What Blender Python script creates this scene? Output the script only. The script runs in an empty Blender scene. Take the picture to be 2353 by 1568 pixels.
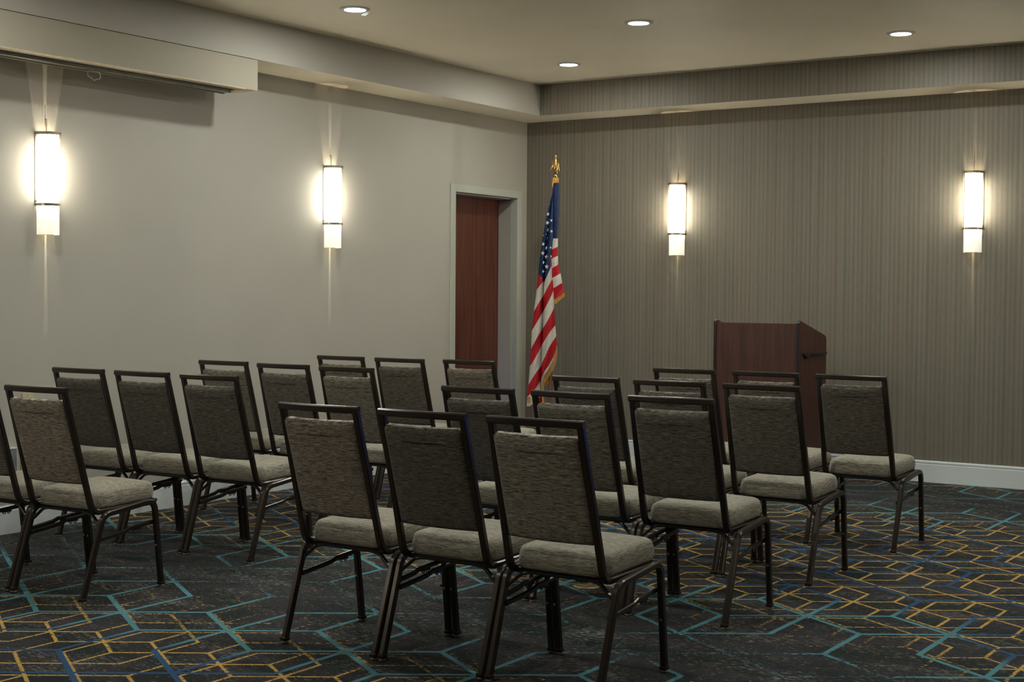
import bpy, bmesh, math, random
from mathutils import Vector, Matrix
S = bpy.context.scene
COL = S.collection
PI = math.pi

# ------------------------------------------------------------------ camera, world, exposure
CP = Vector((6.66958, -10.34223, 1.34))
CR = Vector((0.83508031, 0.55008589, 0.00681151))
CU = Vector((-0.02377574, 0.02371809, 0.99943592))
CF = Vector((-0.54961404, 0.83477121, -0.03288521))
cam_d = bpy.data.cameras.new('camera'); cam = bpy.data.objects.new('camera', cam_d); COL.objects.link(cam)
cam_d.sensor_width = 36.0; cam_d.sensor_fit = 'HORIZONTAL'; cam_d.lens = 3324.47 / 2353 * 36
cam_d.clip_start = 0.05; cam_d.clip_end = 60
cam.matrix_world = Matrix(((CR.x, CU.x, -CF.x, CP.x), (CR.y, CU.y, -CF.y, CP.y), (CR.z, CU.z, -CF.z, CP.z), (0, 0, 0, 1)))
S.camera = cam
w = bpy.data.worlds.new('dusk'); S.world = w; w.use_nodes = True
w.node_tree.nodes['Background'].inputs[0].default_value = (0.012, 0.10, 0.60, 1)   # blue dusk outside the window
w.node_tree.nodes['Background'].inputs[1].default_value = 2.6
S.view_settings.view_transform = 'Standard'; S.view_settings.look = 'None'
S.view_settings.gamma = 1.0; S.view_settings.exposure = 0.0; S.view_settings.use_curve_mapping = False
cy = S.cycles
cy.max_bounces = 6; cy.diffuse_bounces = 4; cy.glossy_bounces = 3; cy.transmission_bounces = 4; cy.transparent_max_bounces = 8
cy.use_denoising = True; cy.sample_clamp_indirect = 6.0; cy.caustics_reflective = False; cy.caustics_refractive = False
DOWN_W = 13.5        # watts of each recessed downlight
SCONCE_E = 43.0       # glow of the sconce glass
SCONCE_W = 30.0       # watts of the bulb inside each sconce
DOWN_C = (0.96, 1.0, 0.93); SCONCE_C = (1.0, 0.88, 0.66)

ZS, ZC = 2.7831, 3.0309           # underside of the perimeter soffit, main ceiling
SA, SB = 0.365, 0.3771            # soffit depth along the pale wall and the striped wall
XE, YS = 9.7, -13.2               # far walls, behind the camera

# ------------------------------------------------------------------ node helpers
def srgb(h):
    h = h.lstrip('#'); v = [int(h[i:i + 2], 16) / 255 for i in (0, 2, 4)]
    return tuple((c / 12.92 if c <= 0.04045 else ((c + 0.055) / 1.055) ** 2.4) for c in v) + (1.0,)
class T:                                   # a shader node tree under construction
    def __init__(s, name):
        s.m = bpy.data.materials.new(name); s.m.use_nodes = True; s.t = s.m.node_tree
        s.b = s.t.nodes['Principled BSDF']; s.out = s.t.nodes['Material Output']
    def node(s, k, **kw):
        n = s.t.nodes.new(k)
        for a, b in kw.items(): setattr(n, a, b)
        return n
    def put(s, sock, v):
        if isinstance(v, (V, )): s.t.links.new(v.o, sock)
        elif hasattr(v, 'is_output'): s.t.links.new(v, sock)
        else: sock.default_value = v
    def m_(s, op, *a):
        n = s.node('ShaderNodeMath', operation=op)
        for i, x in enumerate(a): s.put(n.inputs[i], x)
        return V(s, n.outputs[0])
    def obj(s, out='Object'):
        return s.node('ShaderNodeTexCoord').outputs[out]
    def sep(s, vec):
        n = s.node('ShaderNodeSeparateXYZ'); s.t.links.new(vec, n.inputs[0]); return [V(s, o) for o in n.outputs]
    def xyz(s, a, b, c):
        n = s.node('ShaderNodeCombineXYZ'); s.put(n.inputs[0], a); s.put(n.inputs[1], b); s.put(n.inputs[2], c); return n.outputs[0]
    def noise(s, vec, scale=1.0, detail=2.0, rough=0.5, dims='3D'):
        n = s.node('ShaderNodeTexNoise', noise_dimensions=dims); s.t.links.new(vec, n.inputs['Vector'])
        n.inputs['Scale'].default_value = scale; n.inputs['Detail'].default_value = detail; n.inputs['Roughness'].default_value = rough
        return V(s, n.outputs['Fac'])
    def ss(s, x, lo, hi, a=0.0, b=1.0):     # smoothstep lo..hi -> a..b
        n = s.node('ShaderNodeMapRange', interpolation_type='SMOOTHSTEP'); s.put(n.inputs[0], x)
        s.put(n.inputs[1], lo); s.put(n.inputs[2], hi); s.put(n.inputs[3], a); s.put(n.inputs[4], b); return V(s, n.outputs[0])
    def lin(s, x, lo, hi, a=0.0, b=1.0):
        n = s.node('ShaderNodeMapRange'); s.put(n.inputs[0], x)
        s.put(n.inputs[1], lo); s.put(n.inputs[2], hi); s.put(n.inputs[3], a); s.put(n.inputs[4], b); return V(s, n.outputs[0])
    def mix(s, f, a, b):
        n = s.node('ShaderNodeMix', data_type='RGBA'); s.put(n.inputs[0], f); s.put(n.inputs[6], a); s.put(n.inputs[7], b); return n.outputs[2]
    def bump(s, h, dist=0.001, strength=1.0):
        n = s.node('ShaderNodeBump'); s.put(n.inputs['Height'], h); n.inputs['Distance'].default_value = dist
        n.inputs['Strength'].default_value = strength; s.t.links.new(n.outputs[0], s.b.inputs['Normal'])
    def base(s, c, rough=0.5, metal=0.0, spec=0.5):
        s.put(s.b.inputs['Base Color'], c); s.put(s.b.inputs['Roughness'], rough)
        s.b.inputs['Metallic'].default_value = metal; s.b.inputs['Specular IOR Level'].default_value = spec; return s.m
class V:
    def __init__(s, t, o): s.t = t; s.o = o
    def __add__(s, b): return s.t.m_('ADD', s, b)
    def __radd__(s, b): return s.t.m_('ADD', s, b)
    def __sub__(s, b): return s.t.m_('SUBTRACT', s, b)
    def __rsub__(s, b): return s.t.m_('SUBTRACT', b, s)
    def __mul__(s, b): return s.t.m_('MULTIPLY', s, b)
    def __rmul__(s, b): return s.t.m_('MULTIPLY', s, b)
    def __truediv__(s, b): return s.t.m_('DIVIDE', s, b)

def simple(name, hexc, rough=0.5, metal=0.0, spec=0.5, mottle=0.06, scale=30.0):
    t = T(name); c = srgb(hexc); n = t.noise(t.obj(), scale, 3.0)
    d = tuple(x * (1 - mottle * 2) for x in c[:3]) + (1,); l = tuple(min(1, x * (1 + mottle * 2)) for x in c[:3]) + (1,)
    return t.base(t.mix(t.ss(n, .3, .7), d, l), rough, metal, spec)

# ------------------------------------------------------------------ materials
def paint(name, hexc, bumpd=0.0006):
    t = T(name); o = t.obj(); n = t.noise(o, 140.0, 2.0); big = t.noise(o, 1.3, 2.0); c = srgb(hexc)
    m = t.base(t.mix(t.ss(big, .3, .7), tuple(x * .97 for x in c[:3]) + (1,), tuple(x * 1.03 for x in c[:3]) + (1,)), 0.62, 0, 0.35)
    t.bump(n, bumpd, 0.6); return m
M = {}
M['pale_paint'] = paint('pale taupe wall paint', 'ada89d')
M['ceiling_paint'] = paint('cream ceiling paint', 'f0e6d0', .0003)
M['soffit_paint'] = paint('cream soffit paint', 'e9dfc8', .0003)
M['trim_paint'] = paint('white trim paint', 'd3d8d8', .0001)
M['frame_paint'] = paint('door frame paint', 'b4b6a8', .0001)

def wallpaper():
    t = T('striped taupe wallpaper'); x, y, z = t.sep(t.obj())
    lo = t.noise(t.xyz(x * 17.0, 0.0, z * .35), 1.0, 1.0)
    mid = t.noise(t.xyz(x * 62.0, 3.0, z * 1.1), 1.0, 1.0)
    fine = t.noise(t.xyz(x * 260.0, 7.0, z * 14.0), 1.0, 2.0)
    jit = t.noise(t.xyz(x * 5.0, 2.0, z * .4), 1.0, 1.0) * 3.0
    per = t.m_('SINE', x * (2 * PI / 0.0345) + jit) * .38 + t.m_('SINE', x * (2 * PI / 0.069)) * .12 + .5
    gr = t.noise(t.xyz(x * 620.0, 1.0, z * 420.0), 1.0, 2.0)
    v = t.ss(lo, .3, .7) * .10 + t.ss(mid, .3, .7) * .14 + per * .30 + t.ss(fine, .3, .7) * .16 + t.ss(gr, .3, .7) * .28
    hue = t.noise(t.xyz(x * 21.0, 11.0, z * .5), 1.0, 1.0)
    a = t.mix(t.ss(hue, .35, .65), srgb('665f53'), srgb('646053')); b = t.mix(t.ss(hue, .35, .65), srgb('83796b'), srgb('817b6e'))
    m = t.base(t.mix(t.ss(v, .12, .88), a, b), 0.55, 0, 0.4); t.bump(fine, .0004, .5); return m
M['wallpaper'] = wallpaper()

def wood(name, dark, light, axis='z', rough=0.42):
    t = T(name); x, y, z = t.sep(t.obj())
    g = t.noise(t.xyz(x * 34.0, y * 34.0, z * 1.6), 1.0, 4.0, .6); f = t.noise(t.xyz(x * 170.0, y * 170.0, z * 5.0), 1.0, 2.0)
    v = t.ss(g, .25, .75) * .7 + f * .3
    m = t.base(t.mix(v, srgb(dark), srgb(light)), rough, 0, 0.4); return m
M['door_wood'] = wood('mahogany door veneer', '46251a', '744334', rough=.38)
M['lectern_wood'] = wood('dark mahogany laminate', '301c19', '57352c', rough=.45)
M['pole_wood'] = wood('varnished pole wood', '5c3a22', '85583a', rough=.3)
M['black_edge'] = simple('black plastic edging', '16171a', .35)
M['metal_brown'] = simple('dark bronze powder coat', '30251e', .25, .45, .65, .04, 60)
M['metal_brown'].node_tree.nodes['Principled BSDF'].inputs['Coat Weight'].default_value = .3
M['metal_brown'].node_tree.nodes['Principled BSDF'].inputs['Coat Roughness'].default_value = .28
M['bronze_glide'] = simple('bronze glide cap', '3a2c24', .3, .5)
M['clear_glide'] = simple('clear plastic glide', '9a9488', .12, 0, .8)
M['black_plate'] = simple('black seat pan', '0e0d0c', .5)
M['nickel'] = simple('brushed nickel', 'a3957c', .30, .85, .5, .05, 200)
M['brass'] = simple('polished gold finial', 'd0ae72', .26, 1.0, .5, .12, 140)
M['almond'] = simple('almond plastic', 'b5a986', .4)
M['grey_plastic'] = simple('grey plastic box', '767b7b', .45)
M['white_plastic'] = simple('white plastic', 'd4d6d4', .4)
M['screen_box'] = paint('screen housing enamel', 'a49c8b', .0001)
M['screen_bar'] = simple('grey screen bar', '6e6d62', .4, .4)
M['screen_cream'] = simple('cream screen end', 'c9b795', .5)
M['tan_cover'] = simple('tan metal cover', '8c7c55', .4, .4)
M['glass'] = None

def fabric():
    t = T('grey heathered upholstery'); o = t.obj(); rnd = V(t, t.node('ShaderNodeObjectInfo').outputs['Random'])
    at = t.node('ShaderNodeAttribute'); at.attribute_name = 'flat'                 # cloth coordinates: the yarn follows the cushion's bow
    x, y, z = t.sep(at.outputs['Vector']); off = rnd * 37.0
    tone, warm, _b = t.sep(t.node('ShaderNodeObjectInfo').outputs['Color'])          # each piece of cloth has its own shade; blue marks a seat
    z = z * _b
    nx = t.m_('ABSOLUTE', t.sep(t.node('ShaderNodeNewGeometry').outputs['True Normal'])[0]); k = t.m_('GREATER_THAN', nx, .62) * _b      # yarn turns the corner and runs round the cushion
    x, y = x + k * (y - x), y + k * (x - y)
    s1 = t.noise(t.xyz(x * 24.0 + off, y * 620.0, z * 620.0), 1.0, 1.5)
    s2 = t.noise(t.xyz(x * 60.0 + off, y * 900.0, z * 900.0), 1.0, 1.0)
    s3 = t.noise(t.xyz(x * 4.0 + off, y * 260.0, z * 260.0), 1.0, 1.0)
    wv = t.noise(o, 900.0, 1.0)
    v = t.ss(s1, .36, .68) * .42 + t.ss(s2, .36, .68) * .26 + t.ss(s3, .3, .7) * .14 + t.ss(wv, .3, .7) * .18
    lt = t.mix(warm, srgb('bcb4a1'), srgb('c0b2a0')); dk = t.mix(warm, srgb('45433a'), srgb('4a4035'))
    c = t.mix(t.ss(v, .18, .82) * (1.0 - _b * .22) + _b * .15, dk, lt)
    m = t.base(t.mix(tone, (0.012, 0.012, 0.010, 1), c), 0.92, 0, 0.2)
    t.b.inputs['Sheen Weight'].default_value = .15
    t.bump(s1 * .6 + wv * .4, .0008, .8); return m
M['fabric'] = fabric()

def carpet():
    t = T('patterned carpet'); x, y, z = t.sep(t.obj())
    y2 = y - (x - 4.4) * 0.016
    rag = (t.noise(t.xyz(x * 170.0, y * 170.0, 0.0), 1.0, 2.0, .6) - .5) * .0150
    SEG = [((1, 0), (1, 1)), ((1, 0), (0, .5)), ((1, 0), (2, .5)), ((0, .5), (0, 1.5)), ((2, .5), (2, 1.5)), ((1, 1), (2, 1.5)), ((1, 2), (0, 1.5)), ((1, 2), (2, 1.5))]
    def lines(x0, y0, sx, sy):
        u = t.m_('PINGPONG', (x - x0) / sx + 399.0, 2.0) * sx; v = t.m_('PINGPONG', (y2 - y0) / sy + 400.0, 2.0) * sy
        best = None
        for (ax, ay), (bx, by) in SEG:
            ax, bx, ay, by = ax * sx, bx * sx, ay * sy, by * sy; dx, dy = bx - ax, by - ay; L = dx * dx + dy * dy
            px, py = u - ax, v - ay
            h = t.m_('MULTIPLY', px, dx / L); h = t.m_('MULTIPLY_ADD', py, dy / L, h); h = t.m_('MINIMUM', t.m_('MAXIMUM', h, 0.0), 1.0)
            qx = t.m_('MULTIPLY_ADD', h, -dx, px); qy = t.m_('MULTIPLY_ADD', h, -dy, py)
            d2 = t.m_('MULTIPLY_ADD', qy, qy, qx * qx); best = d2 if best is None else t.m_('MINIMUM', best, d2)
        return t.m_('SQRT', best)
    dt = lines(4.40, -4.64, .2975, .38625) + rag * .45
    dg = lines(4.462, -3.485, .15, .19375) + rag
    wob = (t.noise(t.xyz(x * .45, y * .45, 5.0), 1.0, 1.0) - .5) * .9
    F = t.m_('PINGPONG', y + 0.95 + 9.0 + wob * .5, 2.25)
    def blob(bx, by, r, a):
        q = t.m_('SQRT', (x - bx) * (x - bx) + (y - by) * (y - by)); return t.ss(q, 0.0, r, a, 0.0)
    F = F + blob(1.5, -1.1, 1.3, 1.4) + blob(5.7, -4.8, 1.0, 1.0)
    F = F + (t.noise(t.xyz(x * 2.6, y * 2.6, 1.0), 1.0, 2.0) - .5) * .38
    st = t.noise(t.xyz(x * 30.0, y * 150.0, 0.0), 1.0, 2.0)            # yarn streaks run along x
    st2 = t.noise(t.xyz(x * 22.0, y * 170.0, 4.0), 1.0, 2.0)
    brk = t.noise(t.xyz(x * 42.0, y * 85.0, 0.0), 1.0, 2.0)
    tealcover = t.ss(brk * .6 + st * .4 - t.lin(F, 0.12, .66, .565, .25), -.02, .02)
    brk2 = t.noise(t.xyz(x * 55.0, y * 100.0, 9.0), 1.0, 2.0)
    goldcover = t.ss(brk2 * .6 + st2 * .4 - t.lin(F, .30, 1.10, .63, .42), -.02, .02)
    teal = t.ss(dt, .0098, .0124, 1.0, 0.0) * tealcover
    gold = t.ss(dg, .0054, .0080, 1.0, 0.0) * goldcover
    patch = t.noise(t.xyz(x * 1.6, y * 5.0, 2.0), 1.0, 3.0)
    basec = t.mix(t.ss(patch, .40, .60), srgb('151e1e'), srgb('2c2b2f'))
    sp = t.noise(t.xyz(x * 24.0, y * 190.0, 8.0), 1.0, 2.5, .6)
    dens = t.noise(t.xyz(x * 2.2, y * 6.0, 12.0), 1.0, 2.0)
    light = t.ss(sp - t.lin(dens, .3, .7, .69, .555), -.01, .05)
    c = t.mix(light * .85, basec, srgb('9a958b'))
    gsp = t.ss(t.noise(t.xyz(x * 60.0, y * 170.0, 21.0), 1.0, 1.0) , .685, .72)
    c = t.mix(gsp * .8, c, srgb('96793f'))
    c = t.mix(gold, c, srgb('c89f52'))
    lc = t.mix(t.ss(F, .95, 1.2), srgb('508892'), srgb('294f74'))
    c = t.mix(teal, c, lc)
    grain = t.noise(t.xyz(x * 330.0, y * 330.0, 0.0), 1.0, 2.0)
    c = t.mix(t.ss(grain, .25, .75, .28, 0.0), c, (0.004, 0.004, 0.004, 1))
    m = t.base(c, 0.95, 0, 0.12); t.b.inputs['Sheen Weight'].default_value = .06
    t.bump(grain, .004, .7); return m
M['carpet'] = carpet()

def glow(name, col, strength):
    t = T(name); n = t.noise(t.obj(), 20.0, 1.0)
    t.put(t.b.inputs['Base Color'], srgb('e8e4d8')); t.b.inputs['Roughness'].default_value = .35
    t.b.inputs['Emission Color'].default_value = (*col, 1); t.put(t.b.inputs['Emission Strength'], n * .02 + strength); return t.m
M['lens'] = glow('frosted downlight lens', DOWN_C, 45.0)
def shade_mat():
    t = T('lit opal glass'); x, y, z = t.sep(t.obj())          # z = height above the bottom of the glass
    q = (z - .350) * (1 / .155); q = q * q; g = t.m_('EXPONENT', q * q * -1.0)       # the bulb sits half way up the glass
    t.put(t.b.inputs['Base Color'], srgb('e6e2cf')); t.b.inputs['Roughness'].default_value = .3
    t.b.inputs['Emission Color'].default_value = (1.0, .93, .76, 1)
    t.put(t.b.inputs['Emission Strength'], g * SCONCE_E + t.lin(z, 0.0, .14, .62, 1.0)); return t.m
M['shade'] = shade_mat()
def cap_mat(name, clear):
    t = T(name); a = t.node('ShaderNodeBsdfTransparent'); n = t.noise(t.obj(), 30.0)
    t.put(t.b.inputs['Base Color'], srgb('d9d4c2')); t.put(t.b.inputs['Roughness'], n * .1 + .5)
    t.b.inputs['Emission Color'].default_value = (1.0, .93, .78, 1); t.b.inputs['Emission Strength'].default_value = .55
    m = t.node('ShaderNodeMixShader'); m.inputs[0].default_value = clear; t.t.links.new(t.b.outputs[0], m.inputs[1]); t.t.links.new(a.outputs[0], m.inputs[2])
    t.t.links.new(m.outputs[0], t.out.inputs[0]); return t.m
M['cap_top'] = cap_mat('frosted top lens', .30); M['cap_bottom'] = cap_mat('frosted bottom lens', .12)

# ------------------------------------------------------------------ mesh helpers
def link(name, bm, mats, parent=None, smooth=None, loc=None):
    bmesh.ops.recalc_face_normals(bm, faces=bm.faces[:])
    me = bpy.data.meshes.new(name); bm.to_mesh(me); bm.free()
    for m in (mats if isinstance(mats, (list, tuple)) else [mats]): me.materials.append(m)
    if smooth is not None:
        for p in me.polygons: p.use_smooth = True
        me.set_sharp_from_angle(angle=math.radians(smooth))
    o = bpy.data.objects.new(name, me); COL.objects.link(o)
    if parent: o.parent = parent
    if loc: o.location = loc
    return o
def struct(name, bm, mat, smooth=None):
    o = link(name, bm, mat, None, smooth); o['kind'] = 'structure'; return o
def empty(name, label, cat, loc=(0, 0, 0), group=None, rz=0.0):
    o = bpy.data.objects.new(name, None); COL.objects.link(o); o.location = loc; o.rotation_euler = (0, 0, rz); o.empty_display_size = .1
    o['label'] = label; o['category'] = cat
    if group: o['group'] = group
    return o
def tag(o, label, cat, group=None):
    o['label'] = label; o['category'] = cat
    if group: o['group'] = group
    return o
def box(bm, x0, x1, y0, y1, z0, z1, bev=0.0, seg=2, mi=0):
    v = [bm.verts.new(p) for p in ((x0, y0, z0), (x1, y0, z0), (x1, y1, z0), (x0, y1, z0), (x0, y0, z1), (x1, y0, z1), (x1, y1, z1), (x0, y1, z1))]
    fs = [bm.faces.new([v[i] for i in f]) for f in ((3, 2, 1, 0), (4, 5, 6, 7), (0, 1, 5, 4), (1, 2, 6, 5), (2, 3, 7, 6), (3, 0, 4, 7))]
    for f in fs: f.material_index = mi
    if bev > 0:
        es = list({e for f in fs for e in f.edges})
        r = bmesh.ops.bevel(bm, geom=es, offset=bev, segments=seg, profile=.5, affect='EDGES')
        for f in r['faces']: f.material_index = mi
    return bm
def fillet(pts, rads, n=6):
    out = [Vector(pts[0])]
    for i in range(1, len(pts) - 1):
        p, a, b = Vector(pts[i]), Vector(pts[i - 1]), Vector(pts[i + 1]); r = rads[i - 1] if isinstance(rads, (list, tuple)) else rads
        if r <= 0: out.append(p); continue
        u, v = (a - p).normalized(), (b - p).normalized(); ang = u.angle(v); d = min(r / math.tan(ang / 2), (a - p).length * .49, (b - p).length * .49)
        q0, q1 = p + u * d, p + v * d
        for k in range(n + 1):
            s = k / n; out.append(q0 * (1 - s) ** 2 + p * 2 * s * (1 - s) + q1 * s * s)
    out.append(Vector(pts[-1])); return out
def tube(bm, pts, prof, side=(1, 0, 0), mi=0, caps=True):
    """sweep a closed profile [(a,b)..]; a along 'side', b along side x tangent"""
    pts = [Vector(p) for p in pts]; rings = []
    for i, p in enumerate(pts):
        t = ((pts[i + 1] - p).normalized() if i < len(pts) - 1 else Vector((0, 0, 0))) + ((p - pts[i - 1]).normalized() if i > 0 else Vector((0, 0, 0)))
        t.normalize(); s = Vector(side); s = (s - t * s.dot(t)).normalized(); b = s.cross(t)
        rings.append([bm.verts.new(p + s * a + b * c) for a, c in prof])
    n = len(prof)
    for i in range(len(rings) - 1):
        for k in range(n):
            f = bm.faces.new((rings[i][k], rings[i][(k + 1) % n], rings[i + 1][(k + 1) % n], rings[i + 1][k])); f.material_index = mi
    if caps:
        for r in (rings[0][::-1], rings[-1]): f = bm.faces.new(r); f.material_index = mi
    return bm
def rect(w_, h_, c=.004):
    a, b = w_ / 2, h_ / 2
    return [(-a + c, -b), (a - c, -b), (a, -b + c), (a, b - c), (a - c, b), (-a + c, b), (-a, b - c), (-a, -b + c)]
def circ(r, n=12): return [(r * math.cos(2 * PI * k / n), r * math.sin(2 * PI * k / n)) for k in range(n)]
def lathe(bm, prof, n=24, c=(0, 0), mi=0, a0=0.0):
    rings = []
    for r, z in prof: rings.append([bm.verts.new((c[0] + r * math.cos(2 * PI * k / n + a0), c[1] + r * math.sin(2 * PI * k / n + a0), z)) for k in range(n)] if r > 1e-6 else [bm.verts.new((c[0], c[1], z))])
    for a, b in zip(rings, rings[1:]):
        for k in range(n):
            k2 = (k + 1) % n
            if len(a) == 1 and len(b) == 1: continue
            if len(a) == 1: f = bm.faces.new((a[0], b[k2], b[k]))
            elif len(b) == 1: f = bm.faces.new((a[k], a[k2], b[0]))
            else: f = bm.faces.new((a[k], a[k2], b[k2], b[k]))
            f.material_index = mi
    return bm
def cushion(bm, hw, hd, cr, prof, fn, nc=7, ns=8):
    """rounded-rectangle pad: prof = [(inset, height)..] from bottom centre to top centre; fn maps (x,y,h)->Vector"""
    rings = []; fl_ = bm.verts.layers.float_vector.get('flat') or bm.verts.layers.float_vector.new('flat')
    for ins, h in prof:
        a, b = hw - ins, hd - ins; r = max(min(cr - ins * .6, a * .98, b * .98), .004); P = []
        for qx, qy, s in ((1, 1, 0), (-1, 1, 1), (-1, -1, 2), (1, -1, 3)):
            for k in range(nc):
                an = (s + k / (nc - 1)) * PI / 2; P.append((qx * (a - r) + r * math.cos(an), qy * (b - r) + r * math.sin(an)))
            nx, ny = ((-1, 1), (-1, -1), (1, -1), (1, 1))[s]; x0, y0 = P[-1]
            an2 = (s + 1) * PI / 2; x1, y1 = nx * (a - r) + r * math.cos(an2), ny * (b - r) + r * math.sin(an2)
            for k in range(1, ns): P.append((x0 + (x1 - x0) * k / ns, y0 + (y1 - y0) * k / ns))
        rings.append([bm.verts.new(fn(x, y, h)) for x, y in P])
        for v_, (x, y) in zip(rings[-1], P): v_[fl_] = Vector((x, y, h))
    for a, b in zip(rings, rings[1:]):
        for k in range(len(a)): bm.faces.new((a[k], a[(k + 1) % len(a)], b[(k + 1) % len(a)], b[k]))
    bm.faces.new(rings[0][::-1]); bm.faces.new(rings[-1]); return bm
def copy_tree(o, parent=None):
    c = o.copy(); COL.objects.link(c); c.parent = parent
    for ch in list(o.children): copy_tree(ch, c)
    return c

# ------------------------------------------------------------------ the room
b = bmesh.new()
g = [[b.verts.new((XE * i / 8, YS * j / 8, 0)) for j in range(9)] for i in range(9)]
for i in range(8):
    for j in range(8): b.faces.new((g[i][j], g[i][j + 1], g[i + 1][j + 1], g[i + 1][j]))
fl = struct('floor', b, M['carpet'])
DY0, DY1, DZ = -1.053, -.151, 2.147               # door opening in the pale wall
b = bmesh.new()
box(b, -.30, 0, YS, DY0, 0, 3.2); box(b, -.30, 0, DY1, .0, 0, 3.2); box(b, -.30, 0, DY0, DY1, DZ, 3.2)
struct('wall_left', b, M['pale_paint'])
WX0, WX1, WZ0, WZ1 = 7.7, 9.3, .30, 1.95         # window in the striped wall, beyond the right edge of the picture
b = bmesh.new(); box(b, -.3, WX0, 0, .2, 0, 3.2); box(b, WX1, XE + .2, 0, .2, 0, 3.2); box(b, WX0, WX1, 0, .2, 0, WZ0); box(b, WX0, WX1, 0, .2, WZ1, 3.2); struct('wall_back', b, M['wallpaper'])
b = bmesh.new(); box(b, -.3, XE + .2, YS - .2, YS, 0, 3.2); struct('wall_front', b, M['pale_paint'])
b = bmesh.new(); box(b, XE, XE + .2, YS, 0, 0, 3.2)
struct('wall_right', b, M['pale_paint'])
b = bmesh.new(); box(b, 0, XE, YS, 0, ZC, ZC + .15); struct('ceiling', b, M['ceiling_paint'])
# perimeter soffit: pale face and striped face, cream underside
b = bmesh.new()
def quad(bm, *p, mi=0):
    f = bm.faces.new([bm.verts.new(q) for q in p]); f.material_index = mi
quad(b, (SA, YS, ZS), (SA, YS, ZC), (SA, -SB, ZC), (SA, -SB, ZS))
quad(b, (SA, YS, ZS), (SA, -SB, ZS), (0, 0, ZS), (0, YS, ZS), mi=1)
struct('trim_1', b, [M['pale_paint'], M['soffit_paint']])
b = bmesh.new()
quad(b, (SA, -SB, ZS), (SA, -SB, ZC), (XE, -SB, ZC), (XE, -SB, ZS))
quad(b, (SA, -SB, ZS), (XE, -SB, ZS), (XE, 0, ZS), (0, 0, ZS), mi=1)
struct('trim_2', b, [M['wallpaper'], M['soffit_paint']])
# baseboards
def board(name, axis, a0, a1):
    b = bmesh.new(); pr = [(0, 0), (.016, 0), (.016, .128), (.012, .131), (.012, .135), (.015, .139), (.015, .147), (.010, .154), (0, .1555)]
    r = []
    for a in (a0, a1): r.append([b.verts.new((d + .0005, a, z) if axis == 'x' else (a, -d - .0005, z)) for d, z in pr])
    n = len(pr)
    for k in range(n): b.faces.new((r[0][k], r[0][(k + 1) % n], r[1][(k + 1) % n], r[1][k]))
    b.faces.new(r[0]); b.faces.new(r[1][::-1]); struct(name, b, M['trim_paint'])
board('baseboard_left', 'x', YS, DY0 - .062); board('baseboard_back', 'y', .001, XE)
board('baseboard_corner', 'x', DY1 + .062, -.02)
# window with blue dusk outside
b = bmesh.new()
for a, c in ((WZ0, WZ0 + .05), (WZ1 - .05, WZ1)): box(b, WX0, WX1, .06, .12, a, c)
for a in (WX0, (WX0 + WX1) / 2 - .025, WX1 - .05): box(b, a, a + .05, .06, .12, WZ0, WZ1)
win = struct('window_1', b, M['trim_paint'])
gm = T('window glass'); gm.b.inputs['Transmission Weight'].default_value = 1.0; gm.b.inputs['Roughness'].default_value = 0.0; gm.b.inputs['IOR'].default_value = 1.0
gm.put(gm.b.inputs['Base Color'], gm.mix(gm.noise(gm.obj(), 3.0), (.95, .97, 1, 1), (.98, .99, 1, 1)))
b = bmesh.new(); quad(b, (WX0, .09, WZ0), (WX1, .09, WZ0), (WX1, .09, WZ1), (WX0, .09, WZ1)); link('window_pane', b, gm.m, win)

# door: painted steel frame, dark veneer leaf set back in the wall
b = bmesh.new()
CW = .059
box(b, .0005, .012, DY0 - CW, DY0 + .008, 0, DZ + .052, .002); box(b, .0005, .012, DY1 - .008, DY1 + CW, 0, DZ + .052, .002); box(b, .0005, .0119, DY0 + .007, DY1 - .007, DZ - .008, DZ + .052, .002)
box(b, -.05, .0, DY0, DY0 + .006, 0, DZ - .002); box(b, -.05, .0, DY1 - .006, DY1, 0, DZ - .002); box(b, -.05, 0, DY0, DY1, DZ - .009, DZ - .002)
dr = struct('door_1', b, M['frame_paint'])
b = bmesh.new()
box(b, -.178, -.05, DY1 - .012, DY1 - .0005, 0, DZ - .006); box(b, -.178, -.05, DY0 + .0005, DY0 + .012, 0, DZ - .006); box(b, -.178, -.05, DY0, DY1, DZ - .018, DZ - .006)
box(b, -.29, -.23, DY0 - .1, DY1 + .1, 0, DZ + .1)  # unseen panel behind the leaf, added to block the blue world
link('jamb_lining_and_blocker', b, M['pale_paint'], dr)
b = bmesh.new(); box(b, -.222, -.18, DY0 + .006, DY1 - .016, .008, DZ - .0185, .001); leaf = link('door_leaf', b, M['door_wood'], dr)
b = bmesh.new(); tube(b, [(-.18, DY0 + .07, .98), (-.13, DY0 + .07, .98)], circ(.010), (0, 0, 1)); tube(b, fillet([(-.135, DY0 + .07, .98), (-.13, DY0 + .09, .98), (-.13, DY0 + .19, .98)], .01), circ(.009), (0, 0, 1))
link('door_handle', b, M['nickel'], leaf, 40)
b = bmesh.new()
for k, (dy, h_) in enumerate(((0, .006), (.002, .012), (.0015, .005), (.003, .016), (.001, .004), (.002, .010), (.000, .003))): box(b, -.1802, -.1797, -.462 + dy, -.4612 + dy, 1.485 + k * .014, 1.485 + k * .014 + h_)
link('scratch_mark', b, M['white_plastic'], leaf)

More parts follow.
